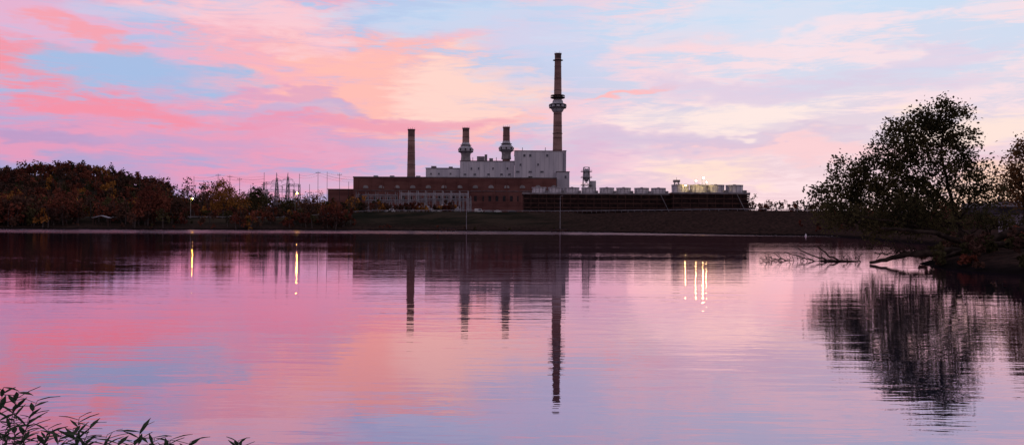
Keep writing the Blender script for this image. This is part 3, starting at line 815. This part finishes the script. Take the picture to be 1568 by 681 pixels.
def mtree(name,px,ytop,D,wpx,mat,n=150,nl=14,ls=.9,full=.75,bk=None):
    X,Z=Q(px,ytop,D); z0=Hs(X,D)-.3; h=Z-z0; wd=wpx*D/F/2
    d=rng.normal(size=(n,3)); d/=np.linalg.norm(d,axis=1)[:,None]; d*=(rng.random(n)**.4)[:,None]
    T=np.stack([X+d[:,0]*wd*(1-.25*d[:,2]),D+d[:,1]*wd,z0+h*(1-full/2)+d[:,2]*h*full/2*.97],1)
    T+=rng.normal(size=T.shape)*.3
    grow(name,[[(X,D,z0),(X+.3,D,z0+h*.3),(X,D,z0+h*.7)]],T,mat,bk or bark2,nl,ls,.8,rtip=.05,step=1.6)
mtree('russet_tree',232,284,436,54,L_red,200,16,full=.9)
mtree('russet_tree',272,300,450,30,L_brn,80,10)
mtree('russet_tree',100,296,430,44,L_red,120,12)
mtree('russet_tree',30,300,425,50,L_brn,120,14)
mtree('orange_maple_tree',341,275,520,40,L_org,180,18,.8)
mtree('olive_tree',394,285,500,42,L_grn,150,15,full=.85)
mtree('olive_tree',372,295,480,24,L_org,60,8,.7)
mtree('brown_tree',472,296,478,36,L_brn,110,8,.8,.85)
mtree('orange_maple_tree',512,306,455,36,L_red,110,12,.8,.9)
mtree('brown_tree',440,300,490,26,L_grn,80,9,.8,.9)
mtree('orange_maple_tree',490,292,500,18,L_org,50,5,.6)
mtree('bare_tree',540,302,500,22,L_brn,60,2,.6,.8)
mtree('bare_tree',418,292,500,22,L_brn,60,2,.6,.8)
mtree('bare_tree',575,308,500,20,L_brn,50,3,.6,.8)

st=MB('waterside_willow_shoots',[bark2]); LV=[]
def leafblade(p,d,L,wd,up):
    d=d.normalized(); s=d.cross(up).normalized(); nrm=s.cross(d)
    pts=[]
    for t,ww,dr in ((0,.02,0),(.25,.8,.01),(.55,1,.03),(1,.0,.12)):
        c=p+d*L*t-Vector((0,0,1))*L*dr
        pts.append((c-s*wd*ww*.5,c+s*wd*ww*.5,c+nrm*wd*-.12))
    for i in range(3):
        a,b_=pts[i],pts[i+1]
        LV.extend([a[0],a[2],b_[2],b_[0]]); LV.extend([a[2],a[1],b_[1],b_[2]])
def shoot(px,py,D,lean,n=16,L=.11):
    X,Z=Q(px,py,D); base=Vector((X-lean*.9,D+random.uniform(-.3,.3),.75)); tip=Vector((X,D,Z))
    mid=(base+tip)/2+Vector((-lean*.25,0,.12)); pts=[]
    for k in range(13):
        t=k/12; pts.append(base*(1-t)**2+mid*2*t*(1-t)+tip*t*t)
    st.tube(pts,[.006*(1-.8*k/12) for k in range(13)],4)
    for k in range(n*3):
        t=.4+.6*k/(n*3-1); f=t*12; i=min(11,int(f)); p=pts[i].lerp(pts[i+1],f-i); dr=(pts[i+1]-pts[i]).normalized()
        a=k*2.4+random.uniform(-.4,.4); side=Vector((math.cos(a),math.sin(a)*.8,0))
        d=(dr*random.uniform(.3,.9)+side+Vector((0,0,random.uniform(-.45,.25))))
        leafblade(p,d,L*random.uniform(.6,1.15),.021*random.uniform(.8,1.3),Vector((random.uniform(-.3,.3),random.uniform(-.3,.3),1)))
for a in ((6,592,4.4,.1),(28,600,4.5,.3),(58,612,4.6,.35),(22,628,4.3,-.1),(44,640,4.2,.2),(75,655,4.4,.3),(10,655,4.2,.1),(95,662,4.3,.2),(122,638,4.7,.15),(140,648,4.6,.3),(112,656,4.5,-.1),(165,664,4.6,.25),(182,674,4.5,.2),(60,670,4.1,.2),(215,657,4.9,.1),(238,668,4.8,.25),(205,674,4.7,-.1),(262,672,4.8,.2),(292,675,4.8,.25),(366,673,5.0,.1),(34,662,4.1,-.15),(130,672,4.3,.1)):
    shoot(*a)
o=st.build(smooth=True)
quads_obj('leaves',np.array([tuple(v) for v in LV]),[L_near],parent=o)
